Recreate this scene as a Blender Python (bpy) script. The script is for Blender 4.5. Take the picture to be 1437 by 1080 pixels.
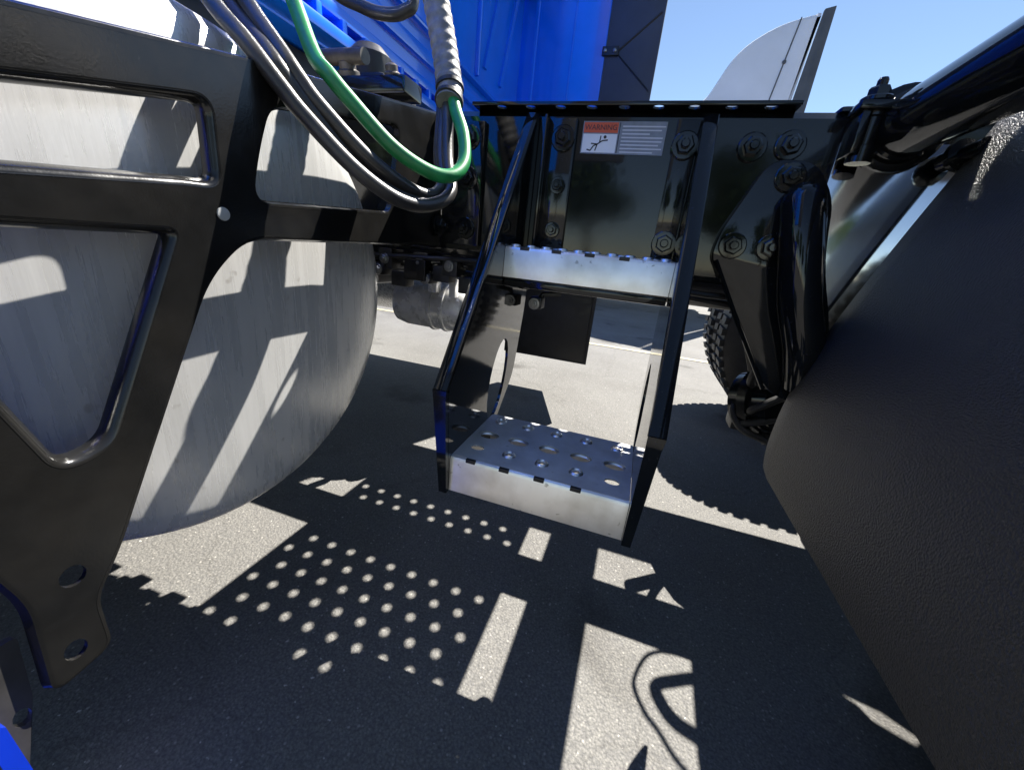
import bpy, bmesh, math, random
from math import radians, sin, cos, pi, hypot, atan2
from mathutils import Vector, Matrix
random.seed(7)
S = bpy.context.scene
C = S.collection
for o in list(bpy.data.objects): bpy.data.objects.remove(o)

# ------------------------------------------------------------------ camera
F_PX, PITCH, ROLL, YAW = 540.0, radians(19.2), radians(6.0), radians(16.4)
fwd0 = Vector((-sin(YAW), cos(YAW), 0)); right0 = Vector((cos(YAW), sin(YAW), 0)); up0 = Vector((0, 0, 1))
fwd = fwd0 * cos(PITCH) - up0 * sin(PITCH); up1 = up0 * cos(PITCH) + fwd0 * sin(PITCH)
rt = right0 * cos(ROLL) + up1 * sin(ROLL); up = up1 * cos(ROLL) - right0 * sin(ROLL)
cd = bpy.data.cameras.new('camera'); cam = bpy.data.objects.new('camera', cd); C.objects.link(cam)
cd.sensor_fit = 'HORIZONTAL'; cd.sensor_width = 36.0; cd.lens = F_PX / 1437 * 36.0
cd.clip_start = 0.01; cd.clip_end = 2000
m = Matrix((rt, up, -fwd)).transposed().to_4x4(); m.translation = (0, -0.85, 0.765)
cam.matrix_world = m
S.camera = cam
S.render.resolution_x = 1024; S.render.resolution_y = 769

# ------------------------------------------------------------------ sky, sun, exposure
SUN = Vector((0.35, 0.77, 1.0)).normalized()          # towards the sun
el = math.asin(SUN.z); az = atan2(SUN.x, SUN.y)
W = bpy.data.worlds.new('World'); S.world = W; W.use_nodes = True
nt = W.node_tree; nt.nodes.clear()
sky = nt.nodes.new('ShaderNodeTexSky'); sky.sky_type = 'NISHITA'; sky.sun_disc = False
sky.sun_elevation = el; sky.sun_rotation = az; sky.air_density = 0.82; sky.dust_density = 0.0; sky.ozone_density = 0.6
bg = nt.nodes.new('ShaderNodeBackground'); bg.inputs['Strength'].default_value = 0.05
wo = nt.nodes.new('ShaderNodeOutputWorld')
nt.links.new(sky.outputs[0], bg.inputs[0]); nt.links.new(bg.outputs[0], wo.inputs[0])
sl = bpy.data.lights.new('sun', 'SUN'); sl.energy = 5.0; sl.angle = radians(0.36); sl.color = (1.0, 0.955, 0.88)
so = bpy.data.objects.new('sun', sl); C.objects.link(so)
so.rotation_euler = (-SUN).to_track_quat('-Z', 'Y').to_euler(); so.location = (3, 6, 9)
vs = S.view_settings
vs.view_transform = 'Standard'; vs.look = 'None'; vs.gamma = 1.0; vs.use_curve_mapping = False
vs.exposure = 1.85

# ------------------------------------------------------------------ materials
def mat(name, col, rough=0.5, metal=0.0, coat=0.0, noise=0.0, nscale=20.0, bump=0.0, bscale=200.0, spec=0.5,
        stretch=None, rnoise=0.0, col2=None, specks=0.0, sscale=130.0, dust=0.0, dscale=2.5, dustcol=(0.22, 0.19, 0.15), bdist=0.002):
    M = bpy.data.materials.new(name); M.use_nodes = True
    n = M.node_tree; b = n.nodes['Principled BSDF']
    b.inputs['Base Color'].default_value = (*col, 1); b.inputs['Roughness'].default_value = rough
    b.inputs['Metallic'].default_value = metal; b.inputs['Coat Weight'].default_value = coat
    b.inputs['Coat Roughness'].default_value = 0.04; b.inputs['Specular IOR Level'].default_value = spec
    tc = n.nodes.new('ShaderNodeTexCoord'); src = tc.outputs['Object']
    if stretch:
        mp = n.nodes.new('ShaderNodeMapping'); mp.inputs['Scale'].default_value = stretch
        n.links.new(src, mp.inputs[0]); src = mp.outputs[0]
    if noise or rnoise:
        t = n.nodes.new('ShaderNodeTexNoise'); t.inputs['Scale'].default_value = nscale
        t.inputs['Detail'].default_value = 6; t.inputs['Roughness'].default_value = 0.62
        n.links.new(src, t.inputs['Vector'])
        if noise:
            mx = n.nodes.new('ShaderNodeMix'); mx.data_type = 'RGBA'
            c2 = col2 or tuple(min(1, c * (1 + noise)) for c in col)
            c1 = tuple(c * (1 - noise) for c in col) if not col2 else col
            mx.inputs[6].default_value = (*c1, 1); mx.inputs[7].default_value = (*c2, 1)
            rp = n.nodes.new('ShaderNodeMapRange'); rp.inputs[1].default_value = 0.3; rp.inputs[2].default_value = 0.7
            n.links.new(t.outputs['Fac'], rp.inputs[0]); n.links.new(rp.outputs[0], mx.inputs[0])
            n.links.new(mx.outputs[2], b.inputs['Base Color'])
        if rnoise:
            r2 = n.nodes.new('ShaderNodeMapRange'); r2.inputs[1].default_value = 0.3; r2.inputs[2].default_value = 0.7
            r2.inputs[3].default_value = max(0, rough - rnoise); r2.inputs[4].default_value = min(1, rough + rnoise)
            n.links.new(t.outputs['Fac'], r2.inputs[0]); n.links.new(r2.outputs[0], b.inputs['Roughness'])
    def cur_col():
        l = b.inputs['Base Color'].links
        if l: return l[0].from_socket
        v = n.nodes.new('ShaderNodeRGB'); v.outputs[0].default_value = (*col, 1); return v.outputs[0]
    def overlay(scale, lo, hi, amount, c, det=4):
        t3 = n.nodes.new('ShaderNodeTexNoise'); t3.inputs['Scale'].default_value = scale; t3.inputs['Detail'].default_value = det
        n.links.new(tc.outputs['Object'], t3.inputs['Vector'])
        r3 = n.nodes.new('ShaderNodeMapRange'); r3.inputs[1].default_value = lo; r3.inputs[2].default_value = hi; r3.inputs[4].default_value = amount
        n.links.new(t3.outputs['Fac'], r3.inputs[0])
        src_c = cur_col(); mm = n.nodes.new('ShaderNodeMix'); mm.data_type = 'RGBA'
        n.links.new(r3.outputs[0], mm.inputs[0]); n.links.new(src_c, mm.inputs[6]); mm.inputs[7].default_value = (*c, 1)
        n.links.new(mm.outputs[2], b.inputs['Base Color'])
    if dust: overlay(dscale, .42, .75, dust, dustcol, 8)
    if specks: overlay(sscale, .70, .76, specks, (0.30, 0.28, 0.25), 2)
    if bump:
        t2 = n.nodes.new('ShaderNodeTexNoise'); t2.inputs['Scale'].default_value = bscale; t2.inputs['Detail'].default_value = 3
        n.links.new(src, t2.inputs['Vector'])
        bp = n.nodes.new('ShaderNodeBump'); bp.inputs['Strength'].default_value = bump; bp.inputs['Distance'].default_value = bdist
        n.links.new(t2.outputs['Fac'], bp.inputs['Height']); n.links.new(bp.outputs[0], b.inputs['Normal'])
    return M

GLOSS = mat('gloss_black_paint', (0.006, 0.007, 0.008), 0.07, coat=0.0, rnoise=0.04, nscale=9, bump=0.02, bscale=45, spec=0.46, specks=.15, sscale=330, dust=.02, dscale=6)
SATIN = mat('satin_black_powdercoat', (0.008, 0.008, 0.008), 0.19, noise=0.15, nscale=35, rnoise=0.05, bump=0.05, bscale=420, dust=.03, dscale=9)
DARK = mat('dirty_black_steel', (0.012, 0.012, 0.013), 0.42, noise=0.5, nscale=25, rnoise=0.12, bump=0.1, bscale=160)
RUBBER = mat('black_rubber', (0.018, 0.018, 0.019), 0.55, noise=0.3, nscale=40, bump=0.15, bscale=150)
PLASTIC = mat('grained_black_plastic', (0.018, 0.018, 0.018), 0.40, noise=0.6, nscale=380, bump=1.0, bscale=430, bdist=0.004, rnoise=0.07, spec=0.5, dust=.04, dscale=3.5, specks=.2, sscale=330)
HOSE = mat('weathered_black_hose', (0.026, 0.025, 0.024), 0.34, noise=0.3, nscale=60, bump=0.12, bscale=300, dust=.12, dscale=14)
WRAP = mat('grey_spiral_hose_wrap', (0.16, 0.155, 0.15), 0.5, noise=0.4, nscale=55, bump=0.3, bscale=180)
GREEN = mat('green_hose_rubber', (0.012, 0.20, 0.055), 0.38, noise=0.25, nscale=50, bump=0.05, bscale=250)
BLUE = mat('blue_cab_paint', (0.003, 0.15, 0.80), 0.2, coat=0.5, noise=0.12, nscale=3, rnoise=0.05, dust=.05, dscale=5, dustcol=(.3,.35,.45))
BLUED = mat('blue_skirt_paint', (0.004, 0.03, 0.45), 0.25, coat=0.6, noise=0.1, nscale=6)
ALU = mat('brushed_tank_aluminium', (0.61, 0.61, 0.60), 0.28, metal=0.42, noise=0.07, nscale=12, rnoise=0.07, bump=0.05, bscale=60, stretch=(6, 6, 0.35), dust=.14, dscale=5, dustcol=(.42, .39, .34), specks=.5, sscale=45)
STEP = mat('stamped_step_aluminium', (0.88, 0.87, 0.86), 0.36, metal=1.0, noise=0.10, nscale=9, rnoise=0.06, bump=0.03, bscale=120, stretch=(1, 1, .2), dust=.55, dscale=17, dustcol=(.40, .36, .29), specks=.7, sscale=75)
TOP = mat('dull_tread_aluminium', (0.58, 0.59, 0.60), 0.42, metal=0.35, noise=0.12, nscale=30, rnoise=0.08, bump=0.05, bscale=300, dust=.3, dscale=16, specks=.5, sscale=110)
POL = mat('polished_aluminium', (0.66, 0.67, 0.69), 0.085, metal=1.0, noise=0.10, nscale=8, rnoise=0.03, bump=0.03, bscale=22, dust=.2, dscale=12)
EXH = mat('dull_exhaust_steel', (0.78, 0.77, 0.76), 0.28, metal=0.3, noise=0.3, nscale=12, rnoise=0.12)
ZINC = mat('zinc_bolt_steel', (0.33, 0.33, 0.33), 0.30, metal=0.9, noise=0.3, nscale=90)
FLAP = mat('grey_extender_rubber', (0.052, 0.058, 0.072), 0.55, noise=0.2, nscale=4, bump=0.1, bscale=90)
WHITE = mat('white_truck_paint', (0.78, 0.79, 0.80), 0.35, coat=0.2, noise=0.05, nscale=2, dust=.15, dscale=1.2)
TRIM = mat('dark_grey_trim', (0.08, 0.085, 0.09), 0.5, noise=0.2, nscale=5)
LWHITE = mat('label_white', (0.75, 0.75, 0.74), 0.4, noise=0.05)
PLUG = mat('grey_plastic_plug', (0.32, 0.33, 0.33), 0.6, noise=0.1)
LRED = mat('label_orange_red', (0.62, 0.09, 0.025), 0.4, noise=0.05)
LCLEAR = mat('label_silver_grey', (0.20, 0.22, 0.25), 0.3, noise=0.15, nscale=60)
LINK = mat('label_ink', (0.015, 0.015, 0.015), 0.5, noise=0.05)
LTEXT = mat('label_pale_print', (0.55, 0.56, 0.58), 0.5, noise=0.05)
BRASS = mat('tarnished_fitting_metal', (0.075, 0.066, 0.056), 0.45, metal=0.3, noise=0.4, nscale=45)
PAINT = mat('worn_line_paint', (0.34, 0.30, 0.19), 0.7, noise=0.35, nscale=9, bump=0.2)
BARK = mat('tree_bark', (0.10, 0.075, 0.05), 0.9, noise=0.4, nscale=6, bump=0.5, bscale=12)
LEAF = mat('tree_leaves', (0.028, 0.055, 0.014), 0.6, noise=0.5, nscale=1.5)

def ground_material():
    M = bpy.data.materials.new('worn_light_asphalt'); M.use_nodes = True
    n = M.node_tree; b = n.nodes['Principled BSDF']; L = n.links.new
    tc = n.nodes.new('ShaderNodeTexCoord')
    def noise(sc, det=4, rough=.6):
        t = n.nodes.new('ShaderNodeTexNoise'); t.inputs['Scale'].default_value = sc; t.inputs['Detail'].default_value = det
        t.inputs['Roughness'].default_value = rough; L(tc.outputs['Object'], t.inputs['Vector']); return t
    vo = n.nodes.new('ShaderNodeTexVoronoi'); vo.inputs['Scale'].default_value = 190; L(tc.outputs['Object'], vo.inputs['Vector'])
    big = noise(1.3, 6, .6); mid = noise(28, 5, .65); fine = noise(240, 3, .7)
    r = n.nodes.new('ShaderNodeValToRGB'); e = r.color_ramp.elements
    e[0].position = 0.28; e[0].color = (0.115, 0.114, 0.110, 1); e[1].position = 0.66; e[1].color = (0.218, 0.213, 0.202, 1)
    L(fine.outputs['Fac'], r.inputs[0])
    m1 = n.nodes.new('ShaderNodeMix'); m1.data_type = 'RGBA'; m1.blend_type = 'MULTIPLY'; m1.inputs[0].default_value = 1
    r2 = n.nodes.new('ShaderNodeValToRGB'); e = r2.color_ramp.elements
    e[0].position = 0.3; e[0].color = (0.72, 0.71, 0.70, 1); e[1].position = 0.7; e[1].color = (1, 1, 1, 1)
    L(big.outputs['Fac'], r2.inputs[0]); L(r.outputs[0], m1.inputs[6]); L(r2.outputs[0], m1.inputs[7])
    m2 = n.nodes.new('ShaderNodeMix'); m2.data_type = 'RGBA'; m2.blend_type = 'MULTIPLY'; m2.inputs[0].default_value = 1
    r3 = n.nodes.new('ShaderNodeValToRGB'); e = r3.color_ramp.elements
    e[0].position = 0.0; e[0].color = (1.1, 1.09, 1.06, 1); e[1].position = 0.8; e[1].color = (0.72, 0.72, 0.73, 1)
    L(vo.outputs['Distance'], r3.inputs[0]); L(m1.outputs[2], m2.inputs[6]); L(r3.outputs[0], m2.inputs[7])
    # pale grit and dust specks
    sp = noise(95, 2, .5); r4 = n.nodes.new('ShaderNodeValToRGB'); e = r4.color_ramp.elements
    e[0].position = 0.70; e[0].color = (0, 0, 0, 1); e[1].position = 0.76; e[1].color = (1, 1, 1, 1); L(sp.outputs['Fac'], r4.inputs[0])
    m3 = n.nodes.new('ShaderNodeMix'); m3.data_type = 'RGBA'; L(r4.outputs[0], m3.inputs[0]); L(m2.outputs[2], m3.inputs[6])
    m3.inputs[7].default_value = (0.40, 0.385, 0.35, 1)
    # larger pale stones
    v2 = n.nodes.new('ShaderNodeTexVoronoi'); v2.inputs['Scale'].default_value = 70; L(tc.outputs['Object'], v2.inputs['Vector'])
    r5 = n.nodes.new('ShaderNodeValToRGB'); e = r5.color_ramp.elements
    e[0].position = 0.10; e[0].color = (1, 1, 1, 1); e[1].position = 0.20; e[1].color = (0, 0, 0, 1); L(v2.outputs['Distance'], r5.inputs[0])
    sc_ = n.nodes.new('ShaderNodeSeparateColor'); L(v2.outputs['Color'], sc_.inputs[0])
    mu = n.nodes.new('ShaderNodeMath'); mu.operation = 'MULTIPLY'; L(r5.outputs[0], mu.inputs[0]); L(sc_.outputs[0], mu.inputs[1])
    m4 = n.nodes.new('ShaderNodeMix'); m4.data_type = 'RGBA'; L(mu.outputs[0], m4.inputs[0]); L(m3.outputs[2], m4.inputs[6]); m4.inputs[7].default_value = (0.30, 0.285, 0.26, 1)
    # oil stains and drips
    oil = noise(2.2, 3, .5); r6 = n.nodes.new('ShaderNodeValToRGB'); e = r6.color_ramp.elements
    e[0].position = 0.60; e[0].color = (1, 1, 1, 1); e[1].position = 0.70; e[1].color = (0.55, 0.54, 0.53, 1); L(oil.outputs['Fac'], r6.inputs[0])
    m5 = n.nodes.new('ShaderNodeMix'); m5.data_type = 'RGBA'; m5.blend_type = 'MULTIPLY'; m5.inputs[0].default_value = 1
    L(m4.outputs[2], m5.inputs[6]); L(r6.outputs[0], m5.inputs[7])
    # fine cracks
    wv = n.nodes.new('ShaderNodeTexVoronoi'); wv.feature = 'DISTANCE_TO_EDGE'; wv.inputs['Scale'].default_value = 1.1
    wn = noise(6, 4, .6); wm = n.nodes.new('ShaderNodeMix'); wm.data_type = 'VECTOR'; wm.inputs[0].default_value = .18
    L(tc.outputs['Object'], wm.inputs[4]); L(wn.outputs['Color'], wm.inputs[5]); L(wm.outputs[1], wv.inputs['Vector'])
    r7 = n.nodes.new('ShaderNodeValToRGB'); e = r7.color_ramp.elements
    e[0].position = 0.0; e[0].color = (0.45, 0.44, 0.43, 1); e[1].position = 0.006; e[1].color = (1, 1, 1, 1); L(wv.outputs['Distance'], r7.inputs[0])
    m6 = n.nodes.new('ShaderNodeMix'); m6.data_type = 'RGBA'; m6.blend_type = 'MULTIPLY'; m6.inputs[0].default_value = .3
    L(m5.outputs[2], m6.inputs[6]); L(r7.outputs[0], m6.inputs[7]); L(m6.outputs[2], b.inputs['Base Color'])
    rr = n.nodes.new('ShaderNodeMapRange'); rr.inputs[3].default_value = 0.62; rr.inputs[4].default_value = 0.9
    L(mid.outputs['Fac'], rr.inputs[0]); L(rr.outputs[0], b.inputs['Roughness'])
    b.inputs['Specular IOR Level'].default_value = 0.18
    ad = n.nodes.new('ShaderNodeMath'); ad.operation = 'MULTIPLY_ADD'; ad.inputs[1].default_value = -1.0
    L(vo.outputs['Distance'], ad.inputs[0]); L(fine.outputs['Fac'], ad.inputs[2])
    bp = n.nodes.new('ShaderNodeBump'); bp.inputs['Strength'].default_value = 0.4; bp.inputs['Distance'].default_value = 0.003
    L(ad.outputs[0], bp.inputs['Height']); L(bp.outputs[0], b.inputs['Normal'])
    return M
GROUND = ground_material()

# ------------------------------------------------------------------ helpers
def tag(o, label=None, cat=None, group=None, kind=None):
    if label: o['label'] = label
    if cat: o['category'] = cat
    if group: o['group'] = group
    if kind: o['kind'] = kind
    return o

def link(name, me, material=None, parent=None, label=None):
    o = bpy.data.objects.new(name, me); C.objects.link(o)
    if material is not None and me is not None and not me.materials: me.materials.append(material)
    if parent: o.parent = parent
    if label: o['label'] = label
    return o

def empty(name, loc=(0, 0, 0)):
    o = bpy.data.objects.new(name, None); C.objects.link(o); o.location = loc; o.empty_display_size = 0.2
    return o

def smooth(me, ang=35):
    for p in me.polygons: p.use_smooth = True
    try: me.set_sharp_from_angle(angle=radians(ang))
    except Exception: pass
    return me

class MB:
    def __init__(s): s.v = []; s.f = []; s.mi = []; s.cur = 0
    def add(s, vs, fs):
        k = len(s.v); s.v += [tuple(v) for v in vs]; s.f += [tuple(i + k for i in f) for f in fs]; s.mi += [s.cur] * len(fs)
        return s
    def box(s, x0, x1, y0, y1, z0, z1, b=0.0):
        if b <= 0:
            return s.add([(x, y, z) for z in (z0, z1) for y in (y0, y1) for x in (x0, x1)],
                         [(0, 2, 3, 1), (4, 5, 7, 6), (0, 1, 5, 4), (2, 6, 7, 3), (0, 4, 6, 2), (1, 3, 7, 5)])
        bm = bmesh.new(); bmesh.ops.create_cube(bm, size=1)
        for v in bm.verts: v.co = ((x0 + x1) / 2 + v.co.x * (x1 - x0), (y0 + y1) / 2 + v.co.y * (y1 - y0), (z0 + z1) / 2 + v.co.z * (z1 - z0))
        bmesh.ops.bevel(bm, geom=list(bm.edges), offset=b, segments=2, profile=0.6, affect='EDGES')
        bm.verts.index_update()
        s.add([v.co[:] for v in bm.verts], [[v.index for v in f.verts] for f in bm.faces]); bm.free(); return s
    def tube(s, pts, r, seg=12, caps=True, closed=False):
        pts = [Vector(p) for p in pts]; n = len(pts)
        rr = r if isinstance(r, (list, tuple)) else [r] * n
        up_ = None; rings = []
        for i, p in enumerate(pts):
            a = pts[max(0, i - 1)]; b = pts[min(n - 1, i + 1)]
            t = (b - a).normalized()
            if up_ is None:
                up_ = t.orthogonal().normalized()
            else:
                up_ = (up_ - t * up_.dot(t)).normalized()
            sd = t.cross(up_)
            rings.append([p + (up_ * cos(2 * pi * k / seg) + sd * sin(2 * pi * k / seg)) * rr[i] for k in range(seg)])
        vs_ = [v for rg in rings for v in rg]; fs = []
        for i in range(n - 1):
            for k in range(seg):
                a = i * seg + k; b = i * seg + (k + 1) % seg
                fs.append((a, a + seg, b + seg, b))
        if caps:
            fs.append(tuple(range(seg))); fs.append(tuple(reversed(range((n - 1) * seg, n * seg))))
        return s.add(vs_, fs)
    def lathe(s, prof, org, axis, seg=32, caps=True):
        """prof: (r, h) along axis"""
        ax = Vector(axis).normalized(); u = ax.orthogonal().normalized(); w = ax.cross(u); o = Vector(org)
        vs_ = []; fs = []
        for r, h in prof:
            for k in range(seg):
                a = 2 * pi * k / seg; vs_.append(o + ax * h + (u * cos(a) + w * sin(a)) * r)
        for i in range(len(prof) - 1):
            for k in range(seg):
                a = i * seg + k; b = i * seg + (k + 1) % seg
                fs.append((a, b, b + seg, a + seg))
        if caps and prof[0][0] > 1e-6: fs.append(tuple(reversed(range(seg))))
        if caps and prof[-1][0] > 1e-6: fs.append(tuple(range((len(prof) - 1) * seg, len(prof) * seg)))
        return s.add(vs_, fs)
    def mesh(s, name, ang=35, sm=True):
        me = bpy.data.meshes.new(name); me.from_pydata([tuple(v) for v in s.v], [], s.f); me.update()
        for p, i in zip(me.polygons, s.mi): p.material_index = i
        bm = bmesh.new(); bm.from_mesh(me); bmesh.ops.remove_doubles(bm, verts=bm.verts, dist=1e-5)
        bmesh.ops.recalc_face_normals(bm, faces=bm.faces); bm.to_mesh(me); bm.free()
        if sm: smooth(me, ang)
        return me
    def build(s, name, material, parent=None, label=None, ang=35, sm=True):
        me = s.mesh(name, ang, sm)
        for m_ in (material if isinstance(material, (list, tuple)) else [material]): me.materials.append(m_)
        return link(name, me, None, parent, label)

def spline(pts, n=10):
    P = [Vector(p) for p in pts]; P = [P[0] * 2 - P[1]] + P + [P[-1] * 2 - P[-2]]; out = []
    for i in range(1, len(P) - 2):
        p0, p1, p2, p3 = P[i - 1:i + 3]
        for k in range(n):
            t = k / n
            out.append(0.5 * ((2 * p1) + (p2 - p0) * t + (2 * p0 - 5 * p1 + 4 * p2 - p3) * t * t + (3 * p1 - p0 - 3 * p2 + p3) * t ** 3))
    out.append(P[-2]); return out

def rpoly(pts, r, n=6):
    """polygon with rounded corners; pts (u,v[,radius])"""
    out = []; N = len(pts)
    for i in range(N):
        p = Vector(pts[i][:2]); a = Vector(pts[i - 1][:2]); b = Vector(pts[(i + 1) % N][:2])
        rad = pts[i][2] if len(pts[i]) > 2 else r
        if rad <= 0: out.append((p.x, p.y)); continue
        da = (a - p); db = (b - p); la = da.length; lb = db.length; da /= la; db /= lb
        d = min(rad, la * .48, lb * .48)
        p0 = p + da * d; p1 = p + db * d
        for k in range(n + 1):
            t = k / n; q = p0 * (1 - t) ** 2 + p * 2 * t * (1 - t) + p1 * t * t; out.append((q.x, q.y))
    return out

def circle(cx, cy, r, n=12, ry=None, rot=0):
    ry = ry or r; out = []
    for k in range(n):
        a = 2 * pi * k / n; x, y = r * cos(a), ry * sin(a)
        out.append((cx + x * cos(rot) - y * sin(rot), cy + x * sin(rot) + y * cos(rot)))
    return out

def plate_mesh(name, loops, thick, fn, bevel=0.0):
    """sheet with holes: loops in (u,v), first one outer; fn(u,v,w)->xyz"""
    cu = bpy.data.curves.new(name, 'CURVE'); cu.dimensions = '2D'; cu.fill_mode = 'BOTH'
    cu.extrude = max(0.0001, thick / 2 - bevel); cu.bevel_depth = bevel; cu.bevel_resolution = 1
    if bevel: cu.offset = -bevel
    for lp in loops:
        sp = cu.splines.new('POLY'); sp.points.add(len(lp) - 1); sp.use_cyclic_u = True
        for p, q in zip(sp.points, lp): p.co = (q[0], q[1], 0, 1)
    o = bpy.data.objects.new(name, cu); C.objects.link(o)
    dg = bpy.context.evaluated_depsgraph_get()
    me = bpy.data.meshes.new_from_object(o.evaluated_get(dg))
    bpy.data.objects.remove(o); bpy.data.curves.remove(cu)
    for v in me.vertices: v.co = fn(*v.co)
    bm = bmesh.new(); bm.from_mesh(me); bmesh.ops.remove_doubles(bm, verts=bm.verts, dist=1e-6)
    bmesh.ops.recalc_face_normals(bm, faces=bm.faces); bm.to_mesh(me); bm.free()
    me.materials.clear(); me.name = name
    return smooth(me, 30)

def hexbolt(r=0.016, h=0.013, name='bolt_mesh', mat_=None):
    """washer, flanged hex head and stud pointing along local -Y (out of the frame web)"""
    b = MB()
    b.lathe([(r * 1.45, 0), (r * 1.45, -0.003), (r * 1.35, -0.004), (r * 1.1, -0.0041)], (0, 0, 0), (0, 1, 0), 18)
    hx = lambda rr, y: [(rr * cos(pi / 3 * k), y, rr * sin(pi / 3 * k)) for k in range(6)]
    a = hx(r, -0.003); c_ = hx(r, -h * .85); d = hx(r * .85, -h)
    vs_ = a + c_ + d; fs = []
    for q in (0, 6):
        for k in range(6): fs.append((q + k, q + (k + 1) % 6, q + 6 + (k + 1) % 6, q + 6 + k))
    fs.append((12, 13, 14, 15, 16, 17)); b.add(vs_, fs)
    b.lathe([(r * .48, -h * .9), (r * .48, -h * 1.45), (r * .38, -h * 1.6)], (0, 0, 0), (0, 1, 0), 12)
    me = b.mesh(name, 25); me.materials.append(mat_ or GLOSS); return me

BOLT = hexbolt(); BOLT_S = hexbolt(0.011, 0.009, 'small_bolt_mesh'); BOLT_Z = hexbolt(0.009, 0.008, 'zinc_bolt_mesh', ZINC)
def bolt(x, y, z, parent, me=None, rot=None):
    o = link('bolt', me or BOLT, None, parent); o.location = (x, y, z)
    o.rotation_euler = rot or (0, random.uniform(0, 1), 0); return o

# ================================================================== setting
b = MB(); b.add([(-400, -400, 0), (400, -400, 0), (400, 400, 0), (-400, 400, 0)], [(0, 1, 2, 3)])
tag(b.build('ground', GROUND, sm=False), 'pale worn asphalt lot with hard truck shadows', kind='structure')
b = MB(); b.add([(-9, 2.68, .004), (9, 2.92, .004), (9, 2.99, .004), (-9, 2.75, .004)], [(0, 1, 2, 3)])
tag(b.build('painted_line', PAINT, sm=False), 'faded yellowish parking line on the asphalt beyond the truck', kind='structure')

# ================================================================== the blue truck
T = empty('semi_truck', (0, 0, 0))
tag(T, 'blue semi tractor with glossy black frame, aluminium fuel tank and folding-ladder steps behind the cab', 'truck')
T['label'] = 'blue semi tractor with black frame, aluminium fuel tank and two-step ladder behind the cab'

ZT, ZB = 1.0278, 0.742            # top and bottom of the frame rails
YF = 0.930                       # outer web of the far rail
def rail(y_out, sgn, name, label):
    th = .009; w = .075 if sgn > 0 else .060; r_ = .012
    pr = [(0, ZB + r_), (r_, ZB), (w, ZB), (w, ZB + th), (th + .004, ZB + th), (th, ZB + th + .004),
          (th, ZT - th - .004), (th + .004, ZT - th), (w, ZT - th), (w, ZT), (r_, ZT), (0, ZT - r_)]
    b = MB(); n = len(pr); xs = [-5.2, 2.6]
    vs_ = [(x, y_out + sgn * p[0], p[1]) for x in xs for p in pr]
    fs = [(k, (k + 1) % n, n + (k + 1) % n, n + k) for k in range(n)]
    b.add(vs_, fs); return b.build(name, GLOSS, T, label, ang=20)
R1 = rail(0.0, 1, 'frame_rail', 'glossy black painted frame rail facing the camera')
R2 = rail(YF, -1, 'frame_rail', 'black frame rail on the far side of the truck')

# bolts on the near rail
# narrow splice angle behind the ladder, proud of the web
b = MB(); b.box(-.232, -.172, -.010, -.0015, .762, 1.012, .003); b.box(-.232, -.226, -.030, -.008, .762, 1.012, .002)
b.build('mounting_strip', GLOSS, T)
for z, m_ in ((.977, BOLT), (.895, BOLT_S), (.812, BOLT_S)): bolt(-.196, -.011, z, R1, m_)
b = MB(); b.box(.006, .046, -.010, -.0015, .762, 1.012, .003)
b.build('mounting_strip', GLOSS, T)
for z in (.970, .805): bolt(.026, -.011, z, R1)
# lower edge clutter: pipes and wiring running along the rail on the inside
for y, z, r_, x0, x1 in ((.040, .722, .010, -2.2, -.2), (.060, .705, .008, -2.2, .4), (.020, .727, .006, -2.2, .9)):
    pts = [(x0 + (x1 - x0) * k / 24, y + .006 * sin(k * 1.3), z + .008 * sin(k * .9 + y * 40)) for k in range(25)]
    MB().tube(pts, r_, 8).build('brake_line', DARK, T)
for x in (-.62, -.52, -.44, -.36): 
    b = MB(); b.box(x - .02, x + .02, .015, .068, .690, .739, .004); b.build('pipe_clamp', DARK, T)
    bolt(x, .014, .714, T, BOLT_Z)

# warning label
b = MB()
def flat(x0, x1, z0, z1, y, mi): b.cur = mi; b.add([(x0, y, z0), (x1, y, z0), (x1, y, z1), (x0, y, z1)], [(0, 1, 2, 3)])
flat(-.162, -.010, .955, 1.009, -.0014, 2)
flat(-.160, -.096, .957, .988, -.0018, 0); flat(-.160, -.096, .990, 1.007, -.0018, 1)
flat(-.094, -.0925, .957, 1.007, -.0018, 3)
for k in range(8):
    z = 1.002 - k * .0060; L_ = (.076, .07, .05, .074, .073, .068, .075, .06)[k]
    flat(-.088, -.088 + L_, z - .0022, z, -.0018, 4)
def stroke(p, q, w=.0022):
    d = Vector((q[0] - p[0], q[1] - p[1])).normalized(); nx, nz = -d.y * w / 2, d.x * w / 2
    b.cur = 3; b.add([(p[0] + nx, -.0022, p[1] + nz), (q[0] + nx, -.0022, q[1] + nz), (q[0] - nx, -.0022, q[1] - nz), (p[0] - nx, -.0022, p[1] - nz)], [(0, 1, 2, 3)])
for p, q in (((-.143, .960), (-.138, .968)), ((-.138, .968), (-.131, .971)), ((-.131, .971), (-.122, .977)), ((-.134, .960), (-.131, .971)),
             ((-.122, .977), (-.112, .978)), ((-.127, .974), (-.126, .985)), ((-.143, .972), (-.131, .971)), ((-.150, .962), (-.143, .960))): stroke(p, q)
b.cur = 3; b.add([(-.118 + .003 * cos(a * pi / 4), -.0022, .983 + .003 * sin(a * pi / 4)) for a in range(8)], [tuple(range(8))])
lab = b.build('warning_label', [LWHITE, LRED, LCLEAR, LINK, LTEXT], R1, 'orange and white warning decal on the frame rail', sm=False)
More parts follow.
